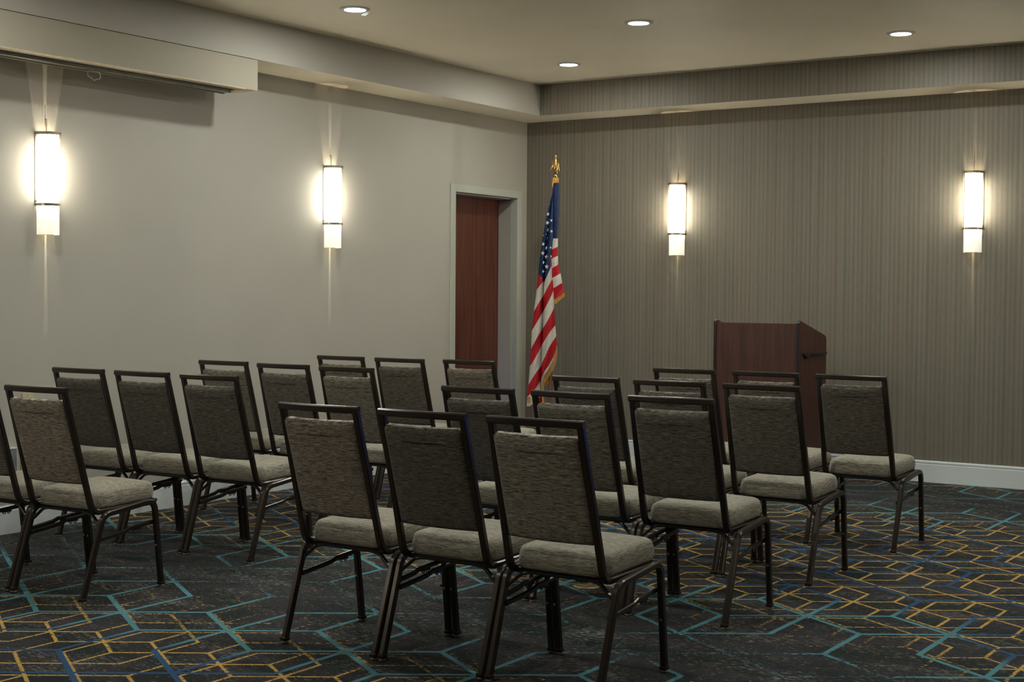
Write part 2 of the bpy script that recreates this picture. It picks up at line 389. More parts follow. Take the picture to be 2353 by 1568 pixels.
# ------------------------------------------------------------------ recessed downlights
def downlight(torn=False):
    e = empty('ceiling_downlight', '', 'light', (0, 0, ZC), 'recessed downlights in the ceiling')
    b = bmesh.new(); lathe(b, [(.062, -.004), (.066, -.009), (.088, -.006), (.0905, -.0002), (.062, -.0001), (.062, -.004)], 40); link('trim_ring', b, M['nickel'] if False else M['trim_paint'], e, 50)
    b = bmesh.new(); lathe(b, [(0, -.0135), (.030, -.0125), (.050, -.0095), (.0615, -.0040)], 40); lens = link('lens', b, M['lens'], e)
    ld = bpy.data.lights.new('downlight_lamp', 'AREA'); ld.shape = 'DISK'; ld.size = .12; ld.energy = DOWN_W; ld.color = DOWN_C; ld.spread = math.radians(180)
    lo = bpy.data.objects.new('downlight_lamp', ld); COL.objects.link(lo); lo.parent = e; lo.location = (0, 0, -.0145)
    return e
DL = [((1.10, -3.61), 'recessed downlight nearest the projection screen housing, its trim ring torn'),
      ((1.12, -1.18), 'recessed downlight in the ceiling corner above the flag and door'),
      ((2.34, -2.36), 'recessed downlight in mid ceiling, between the corner one and the torn one'),
      ((3.60, -1.16), 'recessed downlight nearest the striped wall, above the lectern'),
      ((3.60, -3.62), 'recessed downlight above the lectern-side chairs, out of the frame'),
      ((2.34, -4.80), 'recessed downlight above the aisle, out of the frame'),
      ((1.10, -6.05), 'recessed downlight above the rearmost pale-wall-side chairs, out of the frame'),
      ((4.85, -2.36), 'recessed downlight right of the lectern, out of the frame'),
      ((6.10, -3.62), 'recessed downlight over the open carpet, out of the frame'),
      ((3.60, -6.05), 'recessed downlight above the nearest row of chairs, out of the frame'),
      ((1.10, -8.50), 'recessed downlight behind the pale-wall-side chairs, unseen, added to light chair backs'),  # from here on: unseen downlights added to brighten the backs of the chairs
      ((3.60, -8.50), 'recessed downlight behind the lectern-side chairs, unseen, added to light chair backs'),
      ((6.10, -6.05), 'recessed downlight right of the nearest row of chairs, unseen, added to light chair backs')]
d0 = downlight()
for i, ((x, y), lab) in enumerate(DL):
    o = d0 if i == 0 else copy_tree(d0)
    o.location = (x, y, ZC); o['label'] = lab
    if i == 0: first = o
# torn flake on the first one (added after the copies are made)
b = bmesh.new()
def rf(a, f, z): return Vector((CR.x * a + CF.x * f, CR.y * a + CF.y * f, z))
P = [rf(.072, .050, -.006), rf(.084, .046, -.008), rf(.066, .078, -.020), rf(.040, .092, -.026), rf(.034, .070, -.024), rf(.056, .062, -.016)]
vs = [b.verts.new(p) for p in P]; vt = [b.verts.new(p + Vector((.0, -.002, .001))) for p in P]
b.faces.new(vs); b.faces.new(vt[::-1])
for k in range(6): b.faces.new((vs[k], vs[(k + 1) % 6], vt[(k + 1) % 6], vt[k]))
link('torn_flake', b, M['white_plastic'], first)

# ------------------------------------------------------------------ wall sconces
Z0 = 1.651                                     # bottom of the glass
def arc(a, b_, c0, n=28):          # half-round plan of the fixture, from the wall round to the wall
    return [(a, 0.0008)] + [(a * math.cos(PI * k / n), c0 + b_ * math.sin(PI * k / n)) for k in range(n + 1)] + [(-a, 0.0008)]
def wall_of(bm, pl, z0, z1):
    v0 = [bm.verts.new((x, y, z0)) for x, y in pl]; v1 = [bm.verts.new((x, y, z1)) for x, y in pl]
    for k in range(len(pl) - 1): bm.faces.new((v0[k], v0[k + 1], v1[k + 1], v1[k]))
    return v0, v1
def sconce():
    e = empty('wall_sconce', '', 'light', (0, 0, Z0), 'half-round wall sconces')      # local +y points away from the wall
    b = bmesh.new(); o0, o1 = wall_of(b, arc(.0610, .0810, .008), 0, .556); i0, i1 = wall_of(b, arc(.0575, .0775, .008), 0, .556)
    for A, B in ((o0, i0), (o1, i1)):
        for k in range(len(A) - 1): b.faces.new((A[k], A[k + 1], B[k + 1], B[k]))
    link('glass_shade', b, M['shade'], e, 60)
    # frosted lenses close the glass at both ends, with narrow slots added to throw light streaks on the wall
    for nm, z, sl in (('bottom_lens', .004, .0055), ('top_lens', .552, .0060)):
        b = bmesh.new()
        half = [(x, y) for x, y in arc(.0570, .0770, .008) if x > sl]
        for sx in (-1, 1):
            pts = [(sl, .0008)] + half + [(sl, .008 + .0770)]
            b.faces.new([b.verts.new((sx * x, y, z)) for x, y in pts])
        box(b, -sl, sl, .046, .085, z - .0005, z + .0005)
        link(nm, b, M['cap_bottom' if z < .1 else 'cap_top'], e)
    for z in (.160, .557):
        b = bmesh.new(); pl_o, pl_i = arc(.0725, .0925, .009), arc(.0620, .0820, .008); a0, a1 = wall_of(b, pl_o, z, z + .0145); c0, c1 = wall_of(b, pl_i, z, z + .0145)
        for A, B in ((a0, c0), (a1, c1)):
            for k in range(len(A) - 1): b.faces.new((A[k], A[k + 1], B[k + 1], B[k]))
        for k in (0, -1): b.faces.new((a0[k], a1[k], c1[k], c0[k]))
        link('metal_band', b, M['nickel'], e, 30)
    for k in range(9):
        an = PI * (k + .5) / 9; x, y = .0690 * math.cos(an), .009 + .0890 * math.sin(an)
        b = bmesh.new(); tube(b, [(x, y, .1745), (x, y, .557)], circ(.0014, 6)); link('cage_rod', b, M['nickel'], e, 60)
    b = bmesh.new(); box(b, -.0725, .0725, .0004, .0040, .165, .568, .001); box(b, -.058, .058, .0004, .003, .01, .165); link('back_plate', b, M['nickel'], e, 40)
    for sx in (-1, 1):
        b = bmesh.new(); tube(b, [(sx * .068, .004, .185), (sx * .068, .013, .185)], circ(.0035, 8), (0, 0, 1)); link('screw', b, M['bronze_glide'], e, 40)
    b = bmesh.new(); tube(b, fillet([(0, .001, .646), (0, .011, .646), (0, .011, .566)], .004), circ(.0036, 10)); link('hanger_rod', b, M['nickel'], e, 50)
    pd = bpy.data.lights.new('sconce_bulb', 'POINT'); pd.energy = SCONCE_W; pd.color = SCONCE_C; pd.shadow_soft_size = .0022
    for z in (.30,):
        po = bpy.data.objects.new('sconce_bulb', pd); COL.objects.link(po); po.parent = e; po.location = (0, .070, z)
    return e
s0 = sconce()
SC = [((.0, -4.985), -PI / 2, 'lit glass tube sconce on pale wall below the projection screen housing'),
      ((.0, -2.548), -PI / 2, 'lit glass tube sconce on pale wall between screen housing and door'),
      ((1.431, -.0), PI, 'lit glass tube sconce on striped wall between flag and lectern'),
      ((3.755, -.0), PI, 'lit glass tube sconce on striped wall right of the lectern'),
      ((.0, -7.456), -PI / 2, 'lit glass tube sconce on pale wall behind the chairs, unseen, added for ceiling light'),  # this and the sconces below are unseen, added to brighten the ceiling
      ((.0, -9.881), -PI / 2, 'lit glass tube sconce on pale wall farthest back, unseen, added for ceiling light'),
      ((6.093, -.0), PI, 'lit glass tube sconce on striped wall beside the window, unseen, added for ceiling light'),
      ((XE, -3.0), PI / 2, 'lit glass tube sconce on the wall opposite the door, unseen, added for ceiling light'),
      ((XE, -6.5), PI / 2, 'lit glass tube sconce on the wall right of the camera, unseen, added for ceiling light')]
for i, ((x, y), rz, lab) in enumerate(SC):
    o = s0 if i == 0 else copy_tree(s0)
    o.location = (x, y, Z0); o.rotation_euler = (0, 0, rz); o['label'] = lab

# ------------------------------------------------------------------ projection screen housing
ps = empty('projection_screen', 'long white projection screen housing hung below the soffit on the pale wall', 'projector screen', (.25, -5.1, ZS))
def pbox(name, x0, x1, y0, y1, z0, z1, mat, bev=0.0, par=None):
    b = bmesh.new(); q = (par or ps)
    L = Vector((.25, -5.1, ZS)); box(b, x0 - L.x, x1 - L.x, y0 - L.y, y1 - L.y, z0 - L.z, z1 - L.z, bev); o = link(name, b, mat, q, 40 if bev else None); return o
YA, YB = -6.60, -3.664; ZB = 2.592
b = bmesh.new(); L = Vector((.25, -5.1, ZS))
def lb(*a, **k): box(b, a[0] - L.x, a[1] - L.x, a[2] - L.y, a[3] - L.y, a[4] - L.z, a[5] - L.z, **k)
lb(.350, .366, YA, YB, ZB, 2.7785); lb(.130, .142, YA, YB, ZB, 2.7785); lb(.142, .350, YA, YB, 2.770, 2.7785)
lb(.142, .1955, YA, YB, ZB, ZB + .010); lb(.262, .350, YA, YB, ZB, ZB + .010); lb(.142, .350, YB - .012, YB, ZB, 2.770); lb(.142, .350, YA, YA + .012, ZB, 2.770)
link('housing', b, M['screen_box'], ps)
pbox('end_plate', .130, .366, YB - .09, YB + .0015, ZB - .002, ZB - .0003, M['screen_cream'])
pbox('edge_lip', .3352, .3668, YA, YB - .1, ZB - .005, ZB - .0003, M['screen_cream'])
wb = pbox('weight_bar', .205, .262, YA + .1, YB - .125, ZB - .022, ZB + .006, M['screen_bar'], .004)
pbox('bar_lip', .205, .213, YA + .1, YB - .135, ZB - .027, ZB - .0225, M['screen_box'], 0, wb)
b = bmesh.new(); hp = [(.235, -4.872, -.022), (.235, -4.884, -.040), (.235, -4.882, -.055), (.235, -4.855, -.066), (.235, -4.838, -.077), (.235, -4.820, -.068), (.235, -4.797, -.064), (.235, -4.790, -.052), (.235, -4.797, -.034), (.235, -4.806, -.022)]
hp = [Vector(p) + Vector((0, 0, ZB)) - L for p in hp]; tube(b, hp, circ(.0018, 6)); link('pull_handle', b, M['white_plastic'], wb, 60)
b = bmesh.new(); lb(.218, .252, -4.885, -4.785, ZB - .026, ZB - .022); link('handle_plate', b, M['screen_bar'], wb)

# ------------------------------------------------------------------ lectern
le = empty('lectern', 'dark mahogany lectern with black edging standing before the striped wall', 'lectern', (2.55, -.76, 0))
LX0, LX1, LYF, LYB = 2.228 - 2.55, 2.874 - 2.55, -1.0 + .76, -.505 + .76
def side(x0, name):
    prof = [(LYF, .0), (LYF, 1.150), (LYF + .006, 1.160), (LYF + .018, 1.1655), (LYF + .03, 1.162), (LYB - .045, 1.062), (LYB - .012, 1.050), (LYB, 1.030), (LYB, 0)]
    b = bmesh.new(); rs = []
    for x in (x0, x0 + .020): rs.append([b.verts.new((x, y, z)) for y, z in prof])
    b.faces.new(rs[0]); b.faces.new(rs[1][::-1]); n = len(prof)
    for k in range(n):
        f = b.faces.new((rs[0][k], rs[0][(k + 1) % n], rs[1][(k + 1) % n], rs[1][k])); f.material_index = 1
    return link('side_panel', b, [M['lectern_wood'], M['black_edge']], le)
side(LX0, 'l'); sr = side(LX1 - .02, 'r')
b = bmesh.new(); box(b, LX0 + .0205, LX1 - .0205, LYF + .006, LYF + .025, .02, 1.146, .002); link('front_panel', b, M['lectern_wood'], le)
b = bmesh.new()
vs = [b.verts.new(p) for p in ((LX0 + .0205, LYF + .026, 1.118), (LX1 - .0205, LYF + .026, 1.118), (LX1 - .0205, LYB - .01, 1.005), (LX0 + .0205, LYB - .01, 1.005))]
vt = [b.verts.new(v.co - Vector((0, 0, .018))) for v in vs]; b.faces.new(vs); b.faces.new(vt[::-1])
for k in range(4): b.faces.new((vs[k], vs[(k + 1) % 4], vt[(k + 1) % 4], vt[k]))
link('reading_top', b, M['lectern_wood'], le)
for z in (.10, .55):
    b = bmesh.new(); box(b, LX0 + .0205, LX1 - .0205, LYF + .026, LYB - .02, z, z + .018); link('shelf', b, M['lectern_wood'], le)
b = bmesh.new(); box(b, LX1 + .0005, LX1 + .014, LYF + .060, LYB - .015, .925, .943, .003); box(b, LX1 + .0005, LX1 + .018, LYF + .060, LYF + .150, .918, .936, .003); box(b, LX1 + .0005, LX1 + .012, LYF + .10, LYF + .125, .905, .92)
link('shelf_bracket', b, M['black_edge'], le, 40)

# ------------------------------------------------------------------ wall plates, floor plate
def plate(label, y, z, kind):
    b = bmesh.new(); box(b, .0005, .007, y, y + .075, z, z + .118, .002)
    o = link('outlet_plate', b, M['almond'], None, 40); tag(o, label, kind, None)
    b = bmesh.new(); box(b, .0072, .0085, y + .022, y + .053, z + .022, z + .096, .001); link('receptacle' if kind == 'outlet' else 'blank_insert', b, M['almond'], o)
    b = bmesh.new(); lathe(b, [(0, .0012), (.003, .001), (.0035, 0)], 10); s_ = link('screw', b, M['nickel'], o); s_.rotation_euler = (0, PI / 2, 0); s_.location = (.0072, y + .0375, z + .108 if kind != 'outlet' else z + .059)
    return o
plate('almond blank wall plate on pale wall, the higher of two plates', -5.150, .650, 'wall plate')
plate('almond outlet on pale wall near the floor, the lower of two plates', -5.160, .310, 'outlet')
wbx = empty('junction_box', 'small grey wall box with white top on pale wall near the floor', 'box', (0, -5.28, .34))
b = bmesh.new(); box(b, .0005, .034, -.07, .07, 0, .126, .003); link('box_body', b, M['grey_plastic'], wbx, 40)
b = bmesh.new(); box(b, .0005, .037, -.073, .073, .1262, .134, .002); link('box_lid', b, M['white_plastic'], wbx, 40)
fc = empty('floor_outlet_cover', 'small tan metal outlet cover set on the carpet under the lectern-side chairs', 'outlet cover', (3.335, -4.64, 0))
b = bmesh.new(); lathe(b, [(0, .006), (.052, .006), (.062, .003), (.064, .0002)], 28); link('cover_plate', b, M['tan_cover'], fc, 40)
b = bmesh.new(); box(b, -.028, .028, -.045, .045, .0062, .009, .001); link('flap', b, M['tan_cover'], fc, 40)

# ------------------------------------------------------------------ banquet chairs
def make_chair():
    e = empty('banquet_chair', '', 'chair', (0, 0, 0), 'banquet chairs set out in rows')
    MB = M['metal_brown']; R25 = rect(.0245, .0245, .0045)
    for s in (-1, 1):
        xf, xt = s * .2195, s * .2225
        path = fillet([(0, -.234, .012), (0, -.1195, .3675), (0, .1790, .3995), (0, .2240, .012)], [.055, .050], 8)
        pts = []
        for p in path: k = min(1, max(0, p.z / .36)); pts.append(Vector((xf + (xt - xf) * k, p.y, p.z)))
        m1, m2 = 5, 14                                     # middle of each bend
        for q, (pp, nm) in enumerate(((pts[:m1 + 1], 'leg'), (pts[m1:m2 + 1], 'side_rail'), (pts[m2:], 'leg'))):
            b = bmesh.new(); tube(b, pp, R25); o = link(nm, b, MB, e, 35)
            if nm == 'leg':
                f = pp[0] if q == 0 else pp[-1]; b = bmesh.new(); box(b, f.x - .0138, f.x + .0138, f.y - .0145, f.y + .0145, .009, .024, .003); lathe(b, [(0, .0005), (.011, .0005), (.0145, .004), (.0145, .010), (0, .010)], 14, (f.x, f.y), 1)
                link('foot_glide', b, [M['bronze_glide'], M['clear_glide']], o, 40)
                if q == 2:
                    b = bmesh.new(); lathe(b, [(0, -.004), (.0045, -.003), (.006, 0), (.006, .002)], 10); bt = link('bolt', b, M['nickel'], o, 40); bt.rotation_euler = (-PI / 2, 0, 0); bt.location = (s * .221, .2035 - .0125, .192)
        b = bmesh.new()
        sp = [(s * .206, -.150, .257), (s * .206, -.03, .270), (s * .206, .022, .277), (s * .206, .050, .287), (s * .206, .10, .291), (s * .206, .198, .300)]
        tube(b, fillet(sp, .02, 4), rect(.012, .019, .004)); st = link('stretcher', b, MB, e, 35)
        b = bmesh.new(); box(b, s * .206 - .004, s * .206 + .004, .062, .118, .275, .285, .002)
        for yy in (.070, .096): tube(b, fillet([(s * .206, yy, .277), (s * .206, yy + .002, .268), (s * .206, yy + .012, .268), (s * .206, yy + .014, .277)], .004, 3), circ(.0022, 6))
        link('ganging_hook', b, MB, st, 40)
        b = bmesh.new(); gp = fillet([(s * .212, -.131, .318), (s * .158, -.124, .3645), (s * .105, -.120, .3735)], .05, 6); tube(b, gp, rect(.018, .009, .002), (0, 1, 0)); link('corner_brace', b, MB, e, 35)
    b = bmesh.new()
    for s in (-1, 1):
        path = fillet([(0, -.293, .915), (0, -.1495, .3765), (0, .214, .3860)], [.060], 9); pts = []
        for p in path: k = min(1, max(0, (p.z - .40) / .5)); pts.append(Vector((s * (.1870 - .0100 * k), p.y, p.z)))
        tube(b, pts, rect(.0262, .0235, .0045))
    tr = [(x, -.2935 - .012 * (1 - (x / .177) ** 2), .9145) for x in [-.1904 + .0002 + .3804 * k / 14 for k in range(15)]]
    tube(b, tr, rect(.0265, .0240, .0050), (0, 0, 1))
    link('back_frame', b, MB, e, 35)
    b = bmesh.new(); box(b, -.176, .176, -.128, .205, .376, .386, .002); box(b, -.20, .20, -.128, -.108, .3665, .3855, .003); box(b, -.184, .184, .190, .238, .3835, .3975, .004)
    link('seat_pan', b, M['black_plate'], e, 40)
    # seat cushion
    b = bmesh.new()
    def sf(x, y, h):
        yy = y + .049; cr = max(0, 1 - (x / .19) ** 2) * max(0, 1 - (y / .21) ** 2)
        z = .3850 + .036 * (yy + .14) + h
        if h > .06: z += .012 * cr * min(1, (h - .06) / .015)
        return Vector((x * (1.0 - .02 * (yy < -.1)), yy, z))
    pr = [(.03, -.001), (.006, .0), (.000, .005), (-.003, .015), (-.0045, .030), (-.0035, .044), (-.001, .054), (.0025, .0650), (.008, .0710), (.017, .0750), (.034, .0775), (.06, .0788), (.11, .0796), (.160, .080)]
    cushion(b, .1835, .187, .052, pr, sf, 8, 8); link('seat', b, M['fabric'], e, 60)
    # back pad
    b = bmesh.new(); sl = (.3105 - .1915) / (.872 - .498); dn = Vector((0, math.cos(math.atan(sl)), math.sin(math.atan(sl)))); up = Vector((0, -math.sin(math.atan(sl)), math.cos(math.atan(sl))))
    Hh = .1915; cen = Vector((0, -.2445, .6835))
    def pf(x, y, h):
        k = (y + Hh) / (2 * Hh); hwk = (1.0 - .055 * k)
        bow = -.009 * (1 - (x / .18) ** 2)
        return cen + up * y + dn * (h + bow) + Vector((x * hwk, 0, 0))
    pr = [(.05, -.0015), (.016, -.001), (.004, .002), (.000, .008), (-.0005, .018), (.000, .030), (.005, .037), (.014, .0415), (.04, .045), (.09, .047), (.14, .048)]
    cushion(b, .1755, Hh, .014, pr, pf, 5, 8)
    bp = link('backrest', b, M['fabric'], e, 60)
    b = bmesh.new(); tube(b, [pf(x, Hh - .003, .010) for x in [-.166 + .332 * k / 14 for k in range(15)]], circ(.0052, 8)); fl_ = b.verts.layers.float_vector.new('flat')
    for v in b.verts: v[fl_] = Vector((v.co.x, v.co.y, 0))
    link('piping', b, M['fabric'], bp, 60)
    return e
ch0 = make_chair()
R1, R2, R3, R4 = 'row nearest the striped wall', 'second row from striped wall', 'third row from striped wall', 'row farthest from the striped wall'
LS, PS = 'lectern-side block', 'pale-wall-side block'
CH = [(3.1585, -6.0039, -.010, 'aisle end', R4, LS, .95, .9), (3.6320, -6.0031, -.010, 'middle', R4, LS, .55, .3), (4.1055, -6.0100, -.010, 'outer end', R4, LS, 1.0, .1),
      (3.0560, -4.8309, -.004, 'aisle end', R3, LS, .45, .1), (3.5290, -4.8290, -.002, 'middle', R3, LS, .8, .1), (4.0020, -4.8313, .006, 'outer end', R3, LS, .65, .1),
      (3.0130, -3.8204, -.0075, 'aisle end', R2, LS, .45, .1), (3.4930, -3.8486, -.0085, 'middle', R2, LS, .5, .3), (3.9684, -3.8503, -.0055, 'outer end', R2, LS, .55, .3),
      (3.0500, -2.8000, -.012, 'aisle end', R1, LS, .7, .2), (3.5300, -2.7900, -.008, 'middle', R1, LS, .75, .3), (4.0095, -2.7940, -.0064, 'outer end', R1, LS, .5, .3),
      (1.0600, -5.9900, .02, 'middle', R4, PS, .7, .3), (1.5401, -5.9901, .0276, 'aisle end', R4, PS, 1.0, .8),
      (.5159, -4.9045, .030, 'wall end', R3, PS, .45, .3), (.9960, -4.8990, .030, 'middle', R3, PS, .5, .1), (1.4800, -4.8999, .020, 'aisle end', R3, PS, .55, .3),
      (.4980, -3.8095, .026, 'wall end', R2, PS, .8, .1), (1.0220, -3.8614, .022, 'middle', R2, PS, .55, .3), (1.5200, -3.8898, .0027, 'aisle end', R2, PS, .8, .2),
      (.5960, -2.8443, .0096, 'wall end', R1, PS, .8, .6), (1.0740, -2.8405, .0077, 'middle', R1, PS, .5, .2), (1.5520, -2.7580, .0028, 'aisle end', R1, PS, .8, .5)]
for i, (x, y, rz, pos, row, blk, tone, warm) in enumerate(CH):
    o = ch0 if i == 0 else copy_tree(ch0)
    o.location = (x, y, 0); o.rotation_euler = (0, 0, rz)
    for q in o.children_recursive:
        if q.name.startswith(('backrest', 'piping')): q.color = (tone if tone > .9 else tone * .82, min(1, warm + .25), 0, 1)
        elif q.name.startswith('seat'): q.color = (.95, warm * .4, 1, 1)
    o['label'] = f'grey upholstered banquet chair, {pos} of {row}, {blk}'

# ------------------------------------------------------------------ flag on its pole
FX, FY = .640, -.570
fg = empty('flag_stand', 'furled American flag with gold fringe on a wooden pole beside the door', 'flag', (FX - .055, FY + .01, 0))
O = Vector((FX - .055, FY + .01, 0))
PXM = 3324.47 / ((Vector((FX, FY, 1.34)) - CP).dot(CF))          # pixels per metre at the pole
def atp(u, v, d=0.0):     # a point on the upright plane through the pole that faces the room's centre, d metres towards the room
    r = CF + CR * ((u - 1176.5) / 3324.47) - CU * ((v - 784) / 3324.47); n = Vector((CF.x, CF.y, 0)).normalized()
    s = ((Vector((FX, FY, 0)) - CP).dot(n) - d) / r.dot(n); return CP + r * s - O
b = bmesh.new(); ptop = atp(1277.5, 408); pbot = Vector((atp(1264, 887).x - .018, 0, 0)); dirn = (ptop - atp(1264.5, 887)); pb = ptop - dirn * (ptop.z / dirn.z)
tube(b, [pb + Vector((0, 0, 0)) + (ptop - pb) * .01, ptop], circ(.0125, 14)); link('pole', b, M['pole_wood'], fg, 60)
b = bmesh.new(); lathe(b, [(0, .0), (.15, .0), (.152, .012), (.13, .028), (.05, .045), (.028, .07), (.022, .13), (0, .13)], 32, (pb.x, pb.y)); link('base', b, M['brass'], fg, 40)
# finial: perched eagle with lowered wings
fin = empty('finial', '', '', (0, 0, 0)); 
for k in ('label', 'category'): del fin[k]
bpy.data.objects.remove(fin)
q = atp(1277, 383); sx = 1 / PXM
def pz(v): return atp(1277, v).z
b = bmesh.new()
lathe(b, [(0, pz(408)), (.010, pz(408)), (.014, pz(405)), (.014, pz(402.5)), (.009, pz(401)), (.016, pz(398)), (.019, pz(395)), (.012, pz(392.5)), (.016, pz(390)), (.019, pz(385)), (.020, pz(378)), (.018, pz(372)), (.014, pz(368)), (.009, pz(365)), (.0075, pz(363)), (.010, pz(361)), (.0105, pz(359.3)), (.007, pz(357)), (0, pz(356.5))], 20, (q.x, q.y))
rt = Vector((CR.x, CR.y, 0)).normalized(); fw = Vector((CF.x, CF.y, 0)).normalized()
tube(b, [Vector((q.x, q.y, pz(360))) - fw * .004, Vector((q.x, q.y, pz(361))) - fw * .020, Vector((q.x, q.y, pz(363))) - fw * .024], circ(.003, 6))
fo = link('finial', b, M['brass'], fg, 50)
for s, tipu in ((-1, 1262.5), (1, 1287)):
    b = bmesh.new(); prof = [(1275.5 if s < 0 else 1280, 367.0, 1.5), (1271.5 if s < 0 else 1283.5, 366.2, 3.0), (1267.5 if s < 0 else 1286.5, 372, 4.2), (1265.5 if s < 0 else 1286.8, 380, 3.4), (tipu + .8, 388, 2.2), (tipu, 394, .6)]
    L1, L2 = [], []
    inner = [(1276.5, 368.5), (1276, 374), (1275, 378), (1272, 382), (1267.5, 387), (1263.5, 393)] if s < 0 else [(1279.5, 368.5), (1280, 376), (1281.5, 382), (1283, 388), (1284.5, 391.5), (1286, 394)]
    for (u, v, th), (iu, iv) in zip(prof, inner):
        L1.append((atp(u, v, -.006), atp(iu, iv, .008), th))
    ring = []
    for o_, i_, th in L1:
        m_ = (o_ + i_) / 2; ring.append([b.verts.new(o_), b.verts.new(m_ - fw * .006), b.verts.new(i_), b.verts.new(m_ + fw * .005)])
    for r0, r1 in zip(ring, ring[1:]):
        for k in range(4): b.faces.new((r0[k], r0[(k + 1) % 4], r1[(k + 1) % 4], r1[k]))
    b.faces.new(ring[0]); b.faces.new(ring[-1][::-1]); link('wing', b, M['brass'], fo, 60)

# cloth: columns are given by their outlines down the height; w = stripe coordinate at each guide line
def interp(tab, v):
    if v <= tab[0][0]: return tab[0][1]
    for (a, x), (c, y) in zip(tab, tab[1:]):
        if v <= c: return x + (y - x) * (v - a) / (c - a)
    return tab[-1][1]
XL = [(430, 1270.5), (440, 1270), (468, 1263), (490, 1256.5), (520, 1251.5), (560, 1245), (600, 1239.5), (629, 1237), (666, 1233), (716, 1227), (760, 1222), (803, 1220), (842, 1217.5), (885, 1214.5), (912, 1211.5), (935, 1210)]
X1 = [(430, 1271), (468, 1266.5), (500, 1262.5), (560, 1256), (600, 1251.5), (648, 1249.5), (690, 1247), (757, 1246), (796, 1244), (842, 1242.5), (875, 1242.5), (909, 1243.5), (935, 1245)]
X2 = [(430, 1272.5), (468, 1272.5), (500, 1272.3), (548, 1271.5), (588, 1267), (610, 1269), (640, 1270), (667, 1272), (707, 1273.5), (748, 1276), (773, 1278), (795, 1280), (800, 1279.8), (820, 1276.5), (840, 1270), (858, 1259), (875, 1249.5), (890, 1246.6), (905, 1246), (935, 1248.5)]
XR = [(420, 1284.5), (450, 1285.2), (500, 1284), (548, 1282), (588, 1282), (607, 1283), (628, 1288), (650, 1292), (672, 1297), (700, 1299)]
XP = [(415, 1272), (450, 1270.8), (500, 1270), (548, 1270.2), (590, 1269)]
WL = [(629, -1.0), (666, 0), (716, 1), (760, 2), (803, 3), (842, 4), (885, 5), (912, 6), (940, 7)]
W1 = [(600, -1), (644, 0), (682, 1), (718, 2), (757, 3), (795, 4), (842, 5), (875, 6), (909, 7), (942, 8)]
W2 = [(575, -1), (610.5, 0), (640, 1), (667, 2), (707, 3), (748, 4), (773, 5), (800, 6), (842, 6.5), (880, 7.2), (935, 8.6)]
WRl = [(552, -2), (575, -1), (596, 0), (618, 1), (640, 2), (664, 3), (690, 4)]; WRr = [(548, -2), (567, -1), (588, 0), (607, 1), (628, 2), (650, 3), (672.6, 4)]
ft = T('flag cloth'); uvn = ft.node('ShaderNodeUVMap'); uvn.uv_map = 'stripe'; uu, ww, _ = ft.sep(uvn.outputs[0])
par = ft.m_('PINGPONG', ww + 100.5, 1.0)        # integer w are the seams; 0..1 red, 1..2 white
fr = ft.m_('FRACT', (ww + 101.0) / 2.0); isred = ft.m_('LESS_THAN', fr, .5)
cl = ft.noise(ft.obj(), 60.0, 3.0)
red = ft.mix(cl, srgb('8d0a16'), srgb('b31422')); wh = ft.mix(cl, srgb('b2aca4'), srgb('cbc6ba')); bl = ft.mix(cl, srgb('0a1d42'), srgb('10294f'))
c = ft.mix(isred, wh, red); c = ft.mix(ft.m_('GREATER_THAN', uu, 0.0), c, bl)
ft.base(c, .6, 0, .3); ft.bump(ft.noise(ft.obj(), 25.0, 3.0), .004, .7)
star = simple('white star cloth', 'c9c6bd', .7); fringe_t = T('gold fringe'); fx, fy_, fz = fringe_t.sep(fringe_t.obj())
fn = fringe_t.noise(fringe_t.xyz(fx * 400.0, fy_ * 400.0, fz * 40.0), 1.0, 2.0)
fringe_t.base(fringe_t.mix(fringe_t.ss(fn, .3, .7), srgb('9c6a22'), srgb('d9a64a')), .6, 0, .4); fringe_t.bump(fn, .002, .8); M['fringe'] = fringe_t.m
b = bmesh.new(); uvl = b.loops.layers.uv.new('stripe')
def ptv(u, v, d): return atp(u, v, d)
def sheet(cols, v0, v1, nv, colour):
    """cols: list of functions v->(u,d,w); colour(u,v)->1 inside the canton"""
    V_ = []
    for j in range(nv + 1):
        v = v0 + (v1 - v0) * j / nv; V_.append([(f(v), v) for f in cols])
    vv = [[b.verts.new(ptv(q[0][0], q[1], q[0][1])) for q in row] for row in V_]
    for j in range(nv):
        for i in range(len(cols) - 1):
            idx = ((j, i), (j, i + 1), (j + 1, i + 1), (j + 1, i)); f = b.faces.new([vv[a][c_] for a, c_ in idx])
            for lp, (a, c_) in zip(f.loops, idx): lp[uvl].uv = (colour(V_[a][c_][0][0], V_[a][c_][1]), V_[a][c_][0][2])
def canton(u, v):          # above zero inside the blue field: its lower edge runs down to the fold tip and up again
    if u < 1246: lim = 629 + (u - 1237) * 1.2
    elif u < 1250: lim = 639 + (u - 1246) * 3.0
    else: lim = 650 - (u - 1250) * 2.25
    lim = min(lim, 566 + max(0, 1268.5 - u) * 14)
    return (lim - v) * .01
nL, nM, nR = 12, 14, 8
def fold(s, n, amp, ph): return amp * math.sin(PI * s * n + ph)
def colL(s):
    def f(v):
        a, c_ = interp(XL, v), interp(X1, v); u = a + (c_ - a) * s; dw = interp(WL, v) * (1 - s) + interp(W1, v) * s
        wd = max(.15, min(1, (c_ - a) / 12)); return u, wd * (.030 + .035 * math.sin(PI * (.1 + s * .78)) - .050 * s ** 6 + .004 * math.sin(v * .11 + s * 9)), dw
    return f
def colM(s):
    def f(v):
        a, c_ = interp(X1, v), interp(X2, v); u = a + (c_ - a) * s; dw = interp(W1, v) * (1 - s) + interp(W2, v) * s
        wd = max(.12, min(1, (c_ - a) / 16)); return u, wd * (.010 + .050 * math.sin(PI * min(1, .06 + s * .94)) + .006 * math.sin(s * 12 + v * .05)) + .006, dw
    return f
